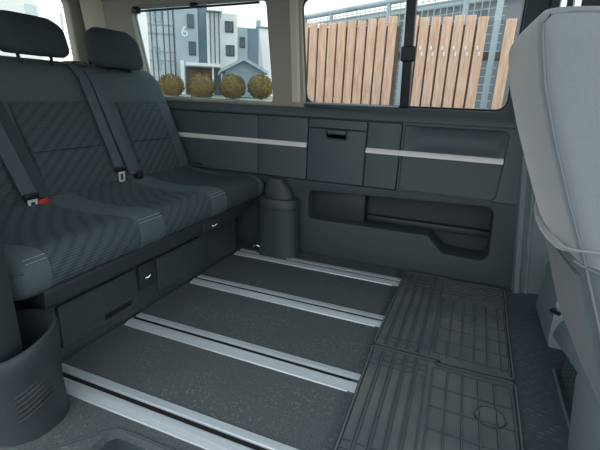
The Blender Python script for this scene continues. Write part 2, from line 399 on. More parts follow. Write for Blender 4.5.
def f1(root):
    pts_o = rpoly([(-1.93, .845, .03), (-1.0, .838, .03), (-1.01, 1.39, .03), (-1.97, 1.38, .03)])
    pts_i = rpoly([(-1.885, .873, .045), (-1.03, .863, .03), (-1.045, 1.366, .04), (-1.925, 1.35, .045)])
    place(mb(plate(pts_o, [pts_i], 2.18, .015, .003, LEAN, .86)), 'window_frame', GALV, root)
window('window_1', -1.98, -1.0, .835, 1.40, 2.197, f1)
window('window_2', -.88, .19, .84, 1.40, 2.192, f2)
# rear wall with tailgate window
rw = plate(rpoly([(.45, 0), (2.25, 0), (2.25, 1.46), (.45, 1.46)]), [rpoly([(.70, .90, .06), (1.975, .90, .06), (1.93, 1.40, .06), (.75, 1.40, .06)])], 0, .06, .012)
for v in rw.verts: x, y, z = v.co; v.co = Vector((-2.25-y, x, z))
bmesh.ops.reverse_faces(rw, faces=rw.faces)
struct(place(mb(rw), 'wall_rear', BEIGE))
m = MB(); m.box(-2.262, -2.24, 2.03, 2.045, .85, 1.42, .003); m.box(-2.262, -2.24, .65, 2.03, .86, .875, .003); struct(place(m, 'trim_tailgate_seal', BLACK))
r3 = bpy.data.objects.new('window_3', None); COL.objects.link(r3); r3.location = (-2.29, 1.35, .9); struct(r3)
m = MB(); m.box(-2.295, -2.29, .65, 2.03, .86, 1.44); place(m, 'glass_pane', GLASS, r3)
m = MB()   # corner post cover between tailgate and side window
m.loft([[(-2.22, ll(z)-.075, z), (-2.17, ll(z)-.055, z), (-2.12, ll(z)-.004, z), (-2.12, ll(z)+.05, z), (-2.22, ll(z)+.05, z)] for z in (.80, 1.0, 1.2, 1.42)]); struct(place(m, 'trim_corner', CREAM))
# headliner
m = MB(); m.box(-2.3, .9, .5, 2.2, 1.425, 1.47, .01); m.prism([(1.99, 1.43), (2.07, 1.385), (2.10, 1.385), (2.10, 1.43)], 'x', -2.25, .25)
struct(place(m, 'ceiling', LINER))
# near wall behind the sliding door opening
nw = plate(rpoly([(-2.25, 0), (-1.10, 0), (-1.06, .60), (-1.16, .86), (-1.16, 1.46), (-2.25, 1.46)]), [rpoly([(-2.1, .88, .05), (-1.28, .88, .05), (-1.28, 1.36, .05), (-2.05, 1.36, .05)])], .46, .08, .01)
struct(place(mb(nw), 'wall_right', PANEL2))
def post_sec(z):
    k = max(0, z-.56)*1.6
    return [(-1.10, .455, z), (-1.03-k, .46, z), (-1.005-k, .49, z), (-1.0-k, .56, z), (-1.006-k, .592, z), (-1.03-k, .602, z), (-1.2, .602, z), (-1.2, .455, z)]
m = MB(); m.loft([post_sec(z) for z in (0, .1, .2, .3, .4, .5, .56, .60, .64)])
struct(place(m, 'trim_door_post', BARP))
# ground outside
m = MB(); m.box(-90, 60, -30, 11.5, -.65, -.55); struct(place(m, 'ground', ASPH))
m = MB(); m.prism([(11.5, -.6), (13, .55), (90, .9), (90, -.6)], 'x', -120, 40); struct(place(m, 'ground_bank', GRASS))

# ================================================================== FLOOR RAILS
RG = 'aluminium seat rails across the floor'
def rail():
    y = .745
    root = thing('floor_rail', (-.65, y, 0), '', 'rail', RG)
    m = MB()
    m.prism([(y+.015, 0), (y+.015, .007), (y+.018, .009), (y+.043, .008), (y+.046, .005), (y+.05, 0)], 'x', -1.152, -.19)
    m.prism([(y-.05, 0), (y-.048, .004), (y-.03, .008), (y-.026, .0095), (y-.008, .0095), (y-.004, .007), (y-.004, 0)], 'x', -1.152, -.19)
    place(m, 'track', RAIL, root, 25)
    m = MB(); m.box(-1.152, -.19, y-.004, y+.015, .0002, .002); place(m, 'slot', GAP, root)
    return root
r0 = rail()
for j, (yy, lab) in enumerate(((.745, 'aluminium floor rail nearest the doorway step, lowest in the picture'), (1.115, 'aluminium floor rail second from the doorway, ending at the near rubber mat'),
                 (1.54, 'aluminium floor rail third from the doorway, ending at the far rubber mat'), (1.965, 'aluminium floor rail furthest from the doorway, beside the rounded wheel cover'))):
    q = r0 if j == 0 else copy_tree(r0)
    q.location = (-.65, yy+.003, 0); q['label'] = lab

# ================================================================== RUBBER MATS
def ridge(m, x0, y0, x1, y1, z, w=.0028, h=.0045):
    d = Vector((x1-x0, y1-y0, 0)); n = Vector((-d.y, d.x, 0)).normalized()*w; b = bmesh.new()
    a, c = Vector((x0, y0, z)), Vector((x1, y1, z)); t = Vector((0, 0, h)); k = .45
    V = [b.verts.new(q) for q in (a-n, a+n, a+n*k+t, a-n*k+t, c-n, c+n, c+n*k+t, c-n*k+t)]
    for f in ((0, 1, 2, 3), (7, 6, 5, 4), (0, 4, 5, 1), (1, 5, 6, 2), (2, 6, 7, 3), (3, 7, 4, 0)): b.faces.new([V[i] for i in f])
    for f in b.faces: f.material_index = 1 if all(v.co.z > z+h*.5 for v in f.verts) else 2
    m.add(b)
def mat_body(poly, z):
    m = MB(); m.prism(poly, 'z', z-.010, z-.003); n = len(poly)
    for i in range(n):
        a, c = poly[i], poly[(i+1) % n]; ridge(m, a[0], a[1], c[0], c[1], z-.003, .006, .006)
    return m
ZM = .0155
def mat_far():
    poly = rpoly([(-.205, 1.356, .01), (.032, 1.354), (.04, 1.338), (.275, 1.342, .01), (.282, 1.7), (.298, 2.10, .03), (.20, 2.095), (.10, 2.085), (.02, 2.10), (-.185, 2.10, .015)])
    m = mat_body(poly, ZM); z = ZM-.003
    for i in range(4):
        for dx in (0, .010):
            x = -.170+i*.040+dx; ridge(m, x, 1.365, x+.014, 2.09, z)
    for y in (1.40, 1.425, 1.875, 1.92, 1.965, 2.01, 2.05):
        for i in range(5): ridge(m, -.198+i*.040, y, -.170+i*.040, y-.002, z)
    ridge(m, -.004, 1.365, .012, 2.09, z); ridge(m, .012, 1.39, .024, 1.88, z)
    for y in (1.88, 1.912, 1.944, 1.976, 2.008, 2.04, 2.07): ridge(m, .012, y, .287, y-.012, z)
    for i in range(1, 6): ridge(m, .012+i*.046, 1.38, .022+i*.046, 1.87, z)
    ridge(m, .266, 1.36, .278, 1.87, z)
    for y in (1.385, 1.48, 1.575, 1.67, 1.765): ridge(m, .014, y+.01, .27, y, z)
    return m
def mat_near():
    poly = rpoly([(-.19, .60, .01), (.255, .60, .01), (.268, 1.0), (.277, 1.322, .02), (.035, 1.318, .02), (.022, 1.334), (-.203, 1.336, .01)])
    m = mat_body(poly, ZM); z = ZM-.003
    for i in range(4):
        for dx in (0, .010):
            x = -.160+i*.040+dx; ridge(m, x, .61, x-.006, 1.325, z)
    for y in (.84, .87, 1.235, 1.265, 1.295):
        for i in range(5): ridge(m, -.195+i*.040, y, -.165+i*.040, y, z)
    ridge(m, .004, .61, -.004, 1.325, z); ridge(m, .022, .62, .018, 1.30, z); ridge(m, .018, 1.30, .265, 1.292, z); ridge(m, .25, .62, .262, 1.29, z)
    for i in range(1, 5): ridge(m, .02+i*.048, .62, .018+i*.048, 1.30, z)
    for y in (.72, .815, .91, 1.005, 1.1, 1.195): ridge(m, .02, y, .255, y-.006, z)
    c = Vector((.193, 1.125)); R = .042
    m.prism([(c.x+R*.93*math.cos(t*math.pi/12), c.y+R*.93*math.sin(t*math.pi/12)) for t in range(24)], 'z', z-.001, z+.0045)
    for t in range(24):
        a, b = t*math.pi/12, (t+1)*math.pi/12
        ridge(m, c.x+R*math.cos(a), c.y+R*math.sin(a), c.x+R*math.cos(b), c.y+R*math.sin(b), z, .003, .007)
    return m
tag(place(mat_far(), 'rubber_mat', [RUBBER, DUST, RIB_SHADE], smooth=20), 'ribbed black rubber mat further from the doorway, against the wall pocket', 'floor mat')
tag(place(mat_near(), 'rubber_mat', [RUBBER, DUST, RIB_SHADE], smooth=20), 'ribbed black rubber mat nearest the doorway, with a round blank', 'floor mat')

# ================================================================== REAR BENCH
bench = thing('bench_seat', (-1.6, 1.4, 0), 'dark grey patterned three-seat rear bench with headrests and belts', 'bench seat')
Y0, Y1 = .645, 2.12
m = MB()
m.prism([(-1.165, .0), (-1.155, .03), (-1.16, .24), (-1.13, .275), (-1.13, .315), (-1.9, .315), (-1.9, 0)], 'y', .75, 1.95, bev=.006)
base = place(m, 'seat_base', BASEP, bench)
# front bar under the cushion
m = MB(); m.prism(rpoly([(-1.20, .245), (-1.085, .255, .02), (-1.075, .33, .02), (-1.20, .34)]), 'y', .72, 1.97, bev=.004); place(m, 'front_rail', BARP, bench)
# drawers
def drawer(y0, y1, slot=True):
    m = mb(plate(rpoly([(y0, .055, .012), (y1, .055, .012), (y1, .215, .012), (y0, .215, .012)]), [] if not slot else [rpoly([(y1-.17, .07, .008), (y1-.03, .07, .008), (y1-.03, .095, .008), (y1-.17, .095, .008)])], 0, .02, .004))
    for v in m.bm.verts: x, y, z = v.co; v.co = Vector((-1.142-y, x, z))
    bmesh.ops.reverse_faces(m.bm, faces=m.bm.faces)
    d = place(m, 'drawer', BASEP, bench)
    m = MB(); m.box(-1.158, -1.150, y0+.01, y1-.01, .06, .205); place(m, 'drawer_back', GAP, d)
drawer(.80, 1.145)
drawer(1.27, 1.60, False)
def latch(y, z, h):
    m = MB(); m.box(-1.150, -1.140, y-.045, y+.045, z-h, z+h, .006); a = place(m, 'latch_plate', BARP, bench)
    m = MB(); m.tube([(-1.142, y-.012, z-.008), (-1.132, y-.006, z-.006), (-1.13, y+.002, z+.002), (-1.128, y+.008, z+.004)], .004); place(m, 'latch_lever', STEEL, a)
latch(1.205, .165, .055); 
m = MB(); m.box(-1.12, -1.072, 1.52, 1.66, .262, .312, .008); a = place(m, 'latch_plate', BARP, bench)
m = MB(); m.tube([(-1.076, 1.585, .282), (-1.064, 1.595, .284), (-1.062, 1.605, .290)], .004); place(m, 'latch_lever', STEEL, a)

# cushion: profile lofted across the width, material by zone
zones = [(Y0, .74, 0), (.74, 1.095, 1), (1.095, 1.225, 0), (1.225, 1.555, 1), (1.555, 1.69, 0), (1.69, 2.03, 2), (2.03, Y1, 0)]
def crown(y):
    """height bump across the bench: three shallow seats"""
    for a, b in ((Y0, 1.16), (1.16, 1.62), (1.62, Y1)):
        if a <= y <= b:
            t = (y-a)/(b-a); return -.016*math.sin(math.pi*t)**1.0
    return 0
def endround(y):
    d = min(y-Y0, Y1-y); return 0 if d > .05 else .05-math.sqrt(max(0, .05**2-(.05-d)**2))
ys = sorted(set([Y0+(Y1-Y0)*i/90 for i in range(91)] + [z[0] for z in zones] + [z[0]+.003 for z in zones[1:]] + [z[0]-.003 for z in zones[1:]]))
seams = [z[0] for z in zones[1:]]
def cprof(y):
    c = crown(y); e = endround(y); g = .004 if any(abs(y-s) < .001 for s in seams) else 0
    p = [(-1.20, .322), (-1.12, .318), (-1.075, .325), (-1.055, .345), (-1.048, .375), (-1.05, .405), (-1.06, .428), (-1.078, .444), (-1.105, .452), (-1.16, .453+c*.4), (-1.25, .448+c), (-1.35, .446+c), (-1.45, .45+c*.7), (-1.53, .462), (-1.60, .48), (-1.60, .33)]
    out = []
    for i, (x, z) in enumerate(p):
        if 2 <= i <= 7: x -= e*.5+g*.8
        if 6 <= i <= 13: z -= e*.8+g
        out.append((x, y, z))
    return out
m = MB(); m.loft([cprof(y) for y in ys])
for f in m.bm.faces:
    c = f.calc_center_median()
    for a, b, k in zones:
        if a <= c.y <= b: f.material_index = k
cush = place(m, 'seat_cushion', [FAB, FABP, FABD], bench, 50)
# stitch lines along the front edge of the plain strips
for a, b in ((.67, .735), (1.10, 1.22), (1.56, 1.685)):
    for dz in (0, .010):
        m = MB(); m.tube([(-1.0585-dz*.9, a, .432+dz), (-1.0585-dz*.9, b, .432+dz)], .0011, 5); place(m, 'stitching', STITCH, cush)

# backrest: leaning slab with a top roll
def bx(z): return -1.535-(z-.45)*.40          # front face
bz = [(.66, .93, 0), (.93, 1.06, 0), (1.06, 1.115, 0), (1.115, 1.46, 1), (1.46, 1.60, 0), (1.60, 1.66, 0), (1.66, 1.97, 1), (1.97, 2.065, 0)]
BY0, BY1 = .66, 2.095
zs = [.43, .46, .50, .55, .60, .62, .632, .638, .644, .656, .70, .75, .79, .81, .82, .828, .834, .840, .86, .90, .94, .965, .985, 1.0]
def bprof2(y):
    d = min(y-BY0, BY1-y); e = 0 if d > .07 else .07-math.sqrt(max(0, .07**2-(.07-d)**2))
    seam = any(abs(y-s) < .001 for s in (1.115, 1.46, 1.66, 1.97)); out = []
    for z in zs:
        x = bx(z)
        inpad = (1.115 < y < 1.46) or (1.66 < y < 1.97) or (.72 < y < 1.0)
        if inpad and z < .83: x += .012*math.sin(math.pi*max(0, min(1, (z-.45)/.38)))+.004
        if seam and z < .83: x -= .005
        if abs(z-.638) < .001 and y > 1.115 and inpad: x -= .007
        if abs(z-.834) < .001: x -= .005
        if z > .94: x -= (z-.94)**2*9
        if z < .5: x -= (.5-z)*.3
        x -= e*.6
        zz = z - e*.75*max(0, min(1, (z-.8)/.15)) - max(0, y-1.62)*.015*(z-.43)/.57
        out.append((x, y, zz))
    e2 = e*.75+max(0, y-1.62)*.015
    top = [(bx(1.0)-.06, y, 1.012-e2), (bx(1.0)-.11, y, 1.0-e2), (bx(1.0)-.15, y, .95-e2), (bx(.7)-.14+e*.3, y, .7), (bx(.43)-.12+e*.3, y, .43)]
    return out+top
ys = sorted(set([BY0+(BY1-BY0)*i/100 for i in range(101)] + [s+k for s in (1.115, 1.46, 1.66, 1.97) for k in (-.004, 0, .004)] + [BY1-.002, BY1-.006, BY0+.004]))
m = MB(); m.loft([bprof2(y) for y in ys])
for f in m.bm.faces:
    c = f.calc_center_median()
    f.material_index = 1 if (c.z < .832 and c.x > bx(c.z)-.03 and ((1.115 < c.y < 1.46) or (1.66 < c.y < 1.97) or (.72 < c.y < 1.0))) else 0
back = place(m, 'backrest', [FAB, FABP], bench, 50)
# headrests
def headrest(yc, x=-1.765, w=.172, zb=1.004, zt=1.186):
    m = MB(); rings = []
    for t in [0, .02, .06, .13, .24, .4, .55, .7, .82, .9, .96, 1.0]:
        z = zb+(zt-zb)*t
        k = 1-.20*max(0, 1-t/.24)**2.2-.34*max(0, (t-.62)/.38)**3
        ww = w*(1-.05*t)*k; dd = .056*(1-.35*max(0, 1-t/.2)**2-.5*max(0, (t-.6)/.4)**2)
        xc = x-(z-zb)*.22
        r = []
        for a in range(28):
            an = 2*math.pi*a/28; cx, cy = math.cos(an), math.sin(an); p = .5
            r.append((xc+dd*math.copysign(abs(cx)**.6, cx), yc+ww*math.copysign(abs(cy)**p, cy), z))
        rings.append(r)
    m.loft(rings); h = place(m, 'headrest', FABD, bench, 60)
    for s in (-.075, .075):
        m = MB(); m.tube([(x-.0, yc+s, .985), (x-.01, yc+s, zb+.03)], .007); place(m, 'headrest_post', BLACK, h)
headrest(.875); headrest(1.318, w=.160, zb=1.024, zt=1.182); headrest(1.784, w=.165, zb=1.003, zt=1.190)
# belts: webbing drawn down the front of the backrest
def on_back(y, z, off): return (bx(z)+off-(max(0, z-.94)**2*9), y, z)
def belt(y0, y1, ztop, zbot, wid, off=.022, tongue=True, name='seat_belt', mt=WEB):
    P = [Vector(on_back(y0-.004, 1.012, -.07))] if ztop > .99 else []
    for i in range(9):
        t = i/8; P.append(Vector(on_back(y0+(y1-y0)*t, ztop-.01+(zbot-ztop)*t, off)))
    m = MB(); m.ribbon(P, (0, wid, 0), .004); b = place(m, name, mt, bench)
    if tongue:
        p = P[-1]; m = MB(); m.box(p.x-.006, p.x+.012, p.y-.03, p.y+.03, p.z-.012, p.z+.012, .004); place(m, 'belt_stop', BLACK, b)
        m = MB(); c = mb(plate(rpoly([(p.y-.018, p.z-.062, .008), (p.y+.018, p.z-.062, .008), (p.y+.02, p.z-.008), (p.y-.02, p.z-.008)]), [rpoly([(p.y-.009, p.z-.052, .003), (p.y+.009, p.z-.052, .003), (p.y+.009, p.z-.022, .003), (p.y-.009, p.z-.022, .003)])], 0, .004, .001))
        for v in c.bm.verts: x, y, z = v.co; v.co = Vector((p.x+.006+y, x, z))
        place(c, 'belt_tongue', TONGUE, b)
belt(.985, 1.03, 1.01, .50, .030, .028)                       # left pair
belt(1.045, 1.09, .88, .46, .035, .012, False, 'belt_cover', FABD)
belt(1.50, 1.505, 1.012, .535, .027, .022)
belt(1.565, 1.585, 1.012, .50, .027, .016, False)
m = MB(); m.box(-1.55, -1.515, 1.05, 1.09, .43, .472, .008); q = place(m, 'belt_buckle', BLACK, bench)
m = MB(); m.box(-1.518, -1.505, 1.05, 1.092, .445, .474, .006); place(m, 'buckle_button', RED, q)
m = MB(); m.box(-1.57, -1.52, 1.60, 1.64, .45, .50, .008); place(m, 'belt_buckle', BLACK, bench)
m = MB(); m.tube([(-1.53, 2.03, .47), (-1.505, 2.05, .49), (-1.48, 2.07, .487), (-1.47, 2.08, .475)], .006); place(m, 'release_strap', BLACK, bench)
m = MB(); m.box(-1.84, -1.76, 1.50, 1.58, .99, 1.018, .008); place(m, 'belt_guide', BLACK, bench)

# ================================================================== WHEEL ARCH COVERS
def ring(cx, cy, rx, ry, z, n=36, p=.8):
    return [(cx+rx*math.copysign(abs(math.cos(a))**p, math.cos(a)), cy+ry*math.copysign(abs(math.sin(a))**p, math.sin(a)), z) for a in [2*math.pi*k/n for k in range(n)]]
far = thing('wheel_arch_cover', (-.935, 2.06, 0), 'rounded dark plastic wheel cover standing between bench and far wall', 'wheel cover')
m = MB(); cx, cy = -.935, 2.055
m.loft([ring(cx, cy, .135, .085, 0), ring(cx, cy, .128, .082, .03), ring(cx, cy, .120, .08, .25), ring(cx, cy, .119, .08, .285), ring(cx, cy, .115, .076, .288), ring(cx, cy, .115, .076, .293), ring(cx, cy, .119, .08, .296), ring(cx, cy, .118, .08, .335), ring(cx, cy, .110, .072, .345), ring(cx, cy, .088, .056, .345), ring(cx, cy, .08, .066, .26)])
place(m, 'cover_body', BASEP, far)
m = MB(); m.loft([ring(-.955, 2.09, .10, .05, .30), ring(-.96, 2.10, .085, .038, .37), ring(-.985, 2.11, .055, .028, .44), ring(-.99, 2.115, .045, .02, .445)]); place(m, 'cover_wedge', BASEP, far)
rg = thing('tie_down_ring', (-1.04, 1.985, .03), 'small chrome tie-down ring at the foot of the rounded wheel cover', 'ring')
m = MB(); m.tube([(-1.04+.02*math.cos(t*math.pi/8), 1.983-.006*math.sin(t*math.pi/8), .05+.009*math.sin(t*math.pi/8)) for t in range(17)], .0045); place(m, 'ring', STEEL, rg)
m = MB(); m.box(-1.055, -1.025, 1.982, 1.99, .035, .055, .002); place(m, 'bracket', BLACK, rg)

near = thing('wheel_arch_cover', (-1.02, .55, 0), 'dark plastic cup holder trim with vent slots beside the doorway', 'wheel cover')
cx, cy = -1.056, .588
def nring(rx, ry, z, tilt=0): return [(x, y, zz+tilt*(y-cy)+tilt*.5*(x-cx)) for x, y, zz in ring(cx, cy, rx, ry, z, 40, .85)]
m = MB()
m.loft([nring(.122, .105, 0), nring(.118, .102, .03), nring(.115, .10, .10), nring(.120, .103, .17, .1), nring(.130, .106, .215, .2), nring(.131, .107, .245, .28), nring(.127, .104, .256, .3), nring(.119, .097, .259, .3), nring(.109, .088, .252, .3), nring(.098, .078, .12)])
nb = place(m, 'cover_body', BARP, near)
def on_side(an, z, k=1.0): return (cx+.1185*k*math.copysign(abs(math.cos(an))**.85, math.cos(an)), cy+.1022*k*math.copysign(abs(math.sin(an))**.85, math.sin(an)), z)
for k in range(6):
    m = MB(); m.tube([on_side(math.radians(-38+48*t/8), .065+k*.015+.005*t, .985) for t in range(9)], .0032, 6); place(m, 'vent_slot', BLACK, nb)
m = MB(); m.tube([on_side(math.radians(-66+78*t/12), .185+.0055*t, 1.0+.004*t) for t in range(13)], .0025, 6); place(m, 'moulded_edge', PANEL, nb)

# ================================================================== COMPARTMENT FLAP
fp = thing('storage_compartment', (-.64, 2.14, .447), 'dark grey storage compartment flap with recessed handle under the window', 'storage flap')
m = mb(plate(rpoly([(-.802, .742, .005), (-.478, .738, .005), (-.478, .787, .005), (-.802, .787, .005)]), [], 2.138, .02, .004)); place(m, 'lid_strip', SMOOTH, fp)
hole = rpoly([(-.697, .690, .008), (-.585, .686, .008), (-.585, .739), (-.697, .741)])
m = mb(plate(rpoly([(-.802, .447, .005), (-.478, .447, .005), (-.478, .7335, .005), (-.802, .7375, .005)]), [[(-.697, .694), (-.585, .690), (-.585, .728), (-.697, .730)]], 2.136, .02, .004)); fd = place(m, 'flap_door', SMOOTH, fp)
m = mb(plate(rpoly([(-.702, .683, .006), (-.578, .679, .006), (-.578, .734, .004), (-.702, .737, .004)]), [rpoly([(-.692, .694, .004), (-.588, .690, .004), (-.588, .715, .004), (-.692, .718, .004)])], 2.130, .012, .003)); hd = place(m, 'handle', BARP, fd)
m = MB(); m.box(-.69, -.59, 2.126, 2.136, .710, .732, .003); place(m, 'handle_grip', SMOOTH, hd)
m = MB(); m.box(-.695, -.585, 2.146, 2.153, .688, .73); m.tube([(-.681, 2.146, .712), (-.681, 2.128, .712)], .004); place(m, 'handle_lock', BARP, hd)

# ================================================================== SUN BLIND
sb = thing('sun_blind', (-1.43, 2.08, .88), 'see-through grey roller sun blind pulled up over the rear side window', 'sun blind')
def yb(z): return 2.158-LEAN*(z-.86)
m = MB(); b = bmesh.new(); V = [b.verts.new(p) for p in ((-1.775, yb(.865), .865), (-1.075, yb(.855), .855), (-1.095, yb(1.345), 1.345), (-1.83, yb(1.335), 1.335))]; b.faces.new(V); m.add(b)
me = place(m, 'blind_mesh', BLIND, sb)
m = MB(); m.tube([(-1.87, 2.068, 1.332), (-1.075, 2.066, 1.349)], .0058, 10); rb = place(m, 'top_bar', BLACK, sb)
m = MB(); m.box(-1.50, -1.46, 2.058, 2.082, 1.338, 1.362, .004); place(m, 'bar_hook', BLACK, rb); m = MB(); m.box(-1.90, -1.865, 2.055, 2.09, 1.322, 1.355, .004); place(m, 'bar_hook', BLACK, rb)

# ================================================================== FRONT SEATS
def front_seat(label):
    root = thing('front_seat', (.45, .97, 0), label, 'car seat', 'front seats')
    yn, yf = .745, 1.205
    # backrest: back face xb(z), thickness th(z)
    prof = [(.262, .385, .05), (.28, .372, .08), (.31, .352, .10), (.345, .336, .11), (.40, .308, .13), (.46, .284, .14), (.54, .256, .145), (.65, .212, .15), (.75, .168, .15), (.85, .127, .148), (.93, .098, .145), (.99, .083, .138), (1.018, .078, .128), (1.032, .079, .115), (1.040, .086, .095)]
    def section(z, xb, th, k):
        # back edge then near side, front, far side; corner points rounded
        x0, x1, a, b2 = xb, xb+th, yn+(.012 if z > 1.03 else 0)+max(0, .36-z)*.5, yf-(.02 if z > 1.03 else 0)-max(0, .36-z)*1.6
        def arc(cx, cy, rad, a0, a1, n=6): return [(cx+rad*math.cos(math.radians(a0+(a1-a0)*i/(n-1))), cy+rad*math.sin(math.radians(a0+(a1-a0)*i/(n-1)))) for i in range(n)]
        pts = []
        pts += arc(x0+.028, a+.028, .028, 180, 270)            # back near corner
        pts += arc(x1-.05, a+.05, .05, 270, 360)
        pts += arc(x1-.05, b2-.05, .05, 0, 90)
        pts += arc(x0+.026, b2-.026, .026, 90, 180)
        n = 5; bulge = .012 if .5 < z < .98 else .004
        for i in range(1, n):                                   # gently domed back
            t = i/n; pts.append((x0-bulge*math.sin(math.pi*t), b2-.026+(a+.028-b2+.026)*t))
        return [(x-.009*(y-a)/(b2-a), y, z) for x, y in pts]
    m = MB(); m.loft([section(z, xb, th, i) for i, (z, xb, th) in enumerate(prof)])
    for f in m.bm.faces:
        if f.calc_center_median().z < .60: f.material_index = 1
    bk = place(m, 'backrest', [SEATGREY, SEATLOW], root, 60)
    m = MB()
    m.tube([(xb+.006, yn+.009, z) for z, xb, th in prof[5:13]] + [(.092, yn+.014, 1.030), (.12, yn+.012, 1.034), (.19, yn+.014, 1.031)], .0022, 8)
    place(m, 'piping', PIPE, bk)
    # map pocket on the back with a raised lip that wraps on to the side
    m = MB(); lip = [(.214, 1.207, .70), (.206, 1.207, .672), (.205, 1.195, .648), (.204, 1.15, .633), (.200, 1.05, .632), (.196, .95, .640), (.191, .84, .655), (.188, .775, .668), (.192, .745, .676), (.205, .736, .680), (.24, .737, .680), (.29, .740, .682)]
    m.tube(lip, [.004, .006, .0075, .008, .008, .008, .007, .004, .003, .002, .0018, .0015], 10)
    pk = place(m, 'pocket_lip', SEATGREY, bk)
    m = MB(); rows = []
    for z, k in ((.625, 0), (.58, .3), (.50, .7), (.44, .7), (.40, .2)):
        xb = .308+(z-.40)*(.256-.308)/.14-.004 if z < .54 else .256+(z-.54)*(.212-.256)/.11-.004
        row = [(xb-.012*(1-k*.3)*math.sin(math.pi*(.08+.84*i/10))**.5, yn+.03+(yf-yn-.06)*i/10, z) for i in range(11)]
        rows.append(row+[(xb+.03, y, z) for _, y, z in row[::-1]])
    m.loft(rows); place(m, 'map_pocket', SEATLOW, bk)
    m = MB(); m.tube([(.195, .742, .66), (.21, .738, .653), (.235, .738, .645), (.29, .742, .645)], .002); place(m, 'side_fold', SEATLOW, bk)
    # seat cushion, side shell and pedestal
    m = MB(); m.prism(rpoly([(.44, .26, .03), (.86, .26, .04), (.90, .44, .04), (.44, .42, .03)]), 'y', yn+.01, yf-.02, bev=.015); place(m, 'seat_cushion', SEATGREY, root, 60)
    m = MB(); m.loft([[(.387, .70, .003), (.387, 1.10, .003), (.86, 1.15, .003), (.86, .70, .003)], [(.385, .70, .11), (.388, 1.16, .11), (.86, 1.19, .11), (.86, .70, .11)], [(.385, .72, .175), (.389, 1.20, .185), (.86, 1.21, .20), (.86, .72, .19)], [(.41, .74, .225), (.42, 1.19, .225), (.86, 1.2, .24), (.86, .74, .24)]])
    bmesh.ops.bevel(m.bm, geom=m.bm.edges[:], offset=.01, segments=2, affect='EDGES', profile=.5)
    place(m, 'pedestal', PED, root, 50)
    # headrest on chrome posts
    m = MB(); rings = []
    for t, k in ((0, .75), (.06, .92), (.2, 1), (.5, 1), (.8, .95), (.94, .8), (1, .5)):
        z = 1.115+.17*t; rings.append([(.15-(z-1.1)*.15+.045*k*math.copysign(abs(math.cos(a))**.7, math.cos(a)), .975+.13*k*math.copysign(abs(math.sin(a))**.6, math.sin(a)), z) for a in [2*math.pi*i/24 for i in range(24)]])
    m.loft(rings); h = place(m, 'headrest', SEATGREY, root, 60)
    for s in (-.07, .07):
        m = MB(); m.tube([(.15, .975+s, 1.02), (.143, .975+s, 1.15)], .0065); place(m, 'headrest_post', STEEL, h)
    return root
fs = front_seat('light grey front seat nearest the doorway, seen from behind')
dr = copy_tree(fs); dr.location = (.45+.36, .97+.80, 0); dr['label'] = 'light grey front seat behind the nearer one, mostly hidden, by the pillar'
# heater box under the further front seat
hb = thing('heater_box', (.5, 1.6, 0), 'dark plastic heater box with vent grille on the floor by the pillar', 'heater box')
m = MB()
m.loft([[(.425, 1.64, .003), (.425, 1.97, .003), (.70, 1.97, .003), (.70, 1.64, .003)], [(.42, 1.65, .04), (.42, 1.975, .02), (.70, 1.97, .02), (.70, 1.65, .04)], [(.435, 1.72, .16), (.43, 1.985, .16), (.70, 1.97, .16), (.70, 1.72, .16)], [(.45, 1.80, .30), (.425, 1.98, .235), (.70, 1.97, .30), (.70, 1.80, .30)]])
place(m, 'upper_cover', PED, hb, 30)
m = MB(); m.loft([[(.43, 1.25, .125), (.42, 1.63, .06), (.70, 1.63, .06), (.70, 1.25, .125)], [(.43, 1.27, .20), (.425, 1.60, .135), (.70, 1.60, .135), (.70, 1.27, .20)], [(.46, 1.30, .235), (.45, 1.56, .20), (.70, 1.56, .20), (.70, 1.30, .235)]])
bmesh.ops.bevel(m.bm, geom=m.bm.edges[:], offset=.012, segments=2, affect='EDGES', profile=.5); place(m, 'side_cover', PED, hb, 40)
m = MB(); m.box(.44, .68, 1.20, 1.46, .003, .12); g = place(m, 'grille_back', GAP, hb)
m = MB()
for k in range(7): m.box(.436, .442, 1.20, 1.46, .012+k*.0155, .017+k*.0155)
for k in range(12): m.box(.434, .440, 1.205+k*.0225, 1.209+k*.0225, .006, .115)
place(m, 'grille', PANEL2, g)
m = MB(); m.tube([(.412, 1.11, .006), (.412, 1.30, .008), (.415, 1.47, .012)], .007); place(m, 'edge_strip', PANEL, hb)
m = MB(); m.box(.43, .47, 1.90, 1.95, .28, .31, .005); place(m, 'clip', BLACK, hb); m = MB(); m.tube([(.43, 1.70, .14), (.41, 1.66, .15), (.43, 1.63, .155)], .008); place(m, 'clip', BLACK, hb)

# ================================================================== OUTSIDE: WOODEN FENCE
fe = thing('wooden_fence', (-.7, 4.0, -.55), 'pale wooden board fence seen through the sliding side window', 'fence')
def boards(x0, x1, y, ztop, slope, pitch=.094, w=.076):
    m = MB(); n = int(round((x1-x0)/pitch))
    for i in range(n):
        x = x0+i*pitch; zt = ztop+slope*(i/n)+random.uniform(-.012, .012)
        m.box(x, x+w, y-.012+random.uniform(-.004, .004), y+.012, -.5, zt, .003, 1)
    return m
place(boards(-1.72, -.64, 4.0, 1.565, .035), 'board_panel', WOOD, fe)
place(boards(-.60, .06, 4.0, 1.60, -.005), 'board_panel', WOOD, fe)
place(boards(.175, .30, 3.95, 1.55, 0), 'board_panel', WOOD, fe)
for x0, x1 in ((-1.72, -.64), (-.60, .06)):
    m = MB(); m.box(x0, x1-.03, 4.014, 4.03, -.5, 1.53); place(m, 'rear_boards', WOODEDGE, fe)
for z in (-.2, 1.25):
    m = MB(); m.box(-1.72, .26, 4.032, 4.06, z, z+.07, .004); place(m, 'cross_rail', WOODEDGE, fe)
for x in (-.648, .085):
    m = MB(); m.box(x, x+.05, 3.99, 4.05, -.5, 1.75, .005); place(m, 'post', GALV, fe)
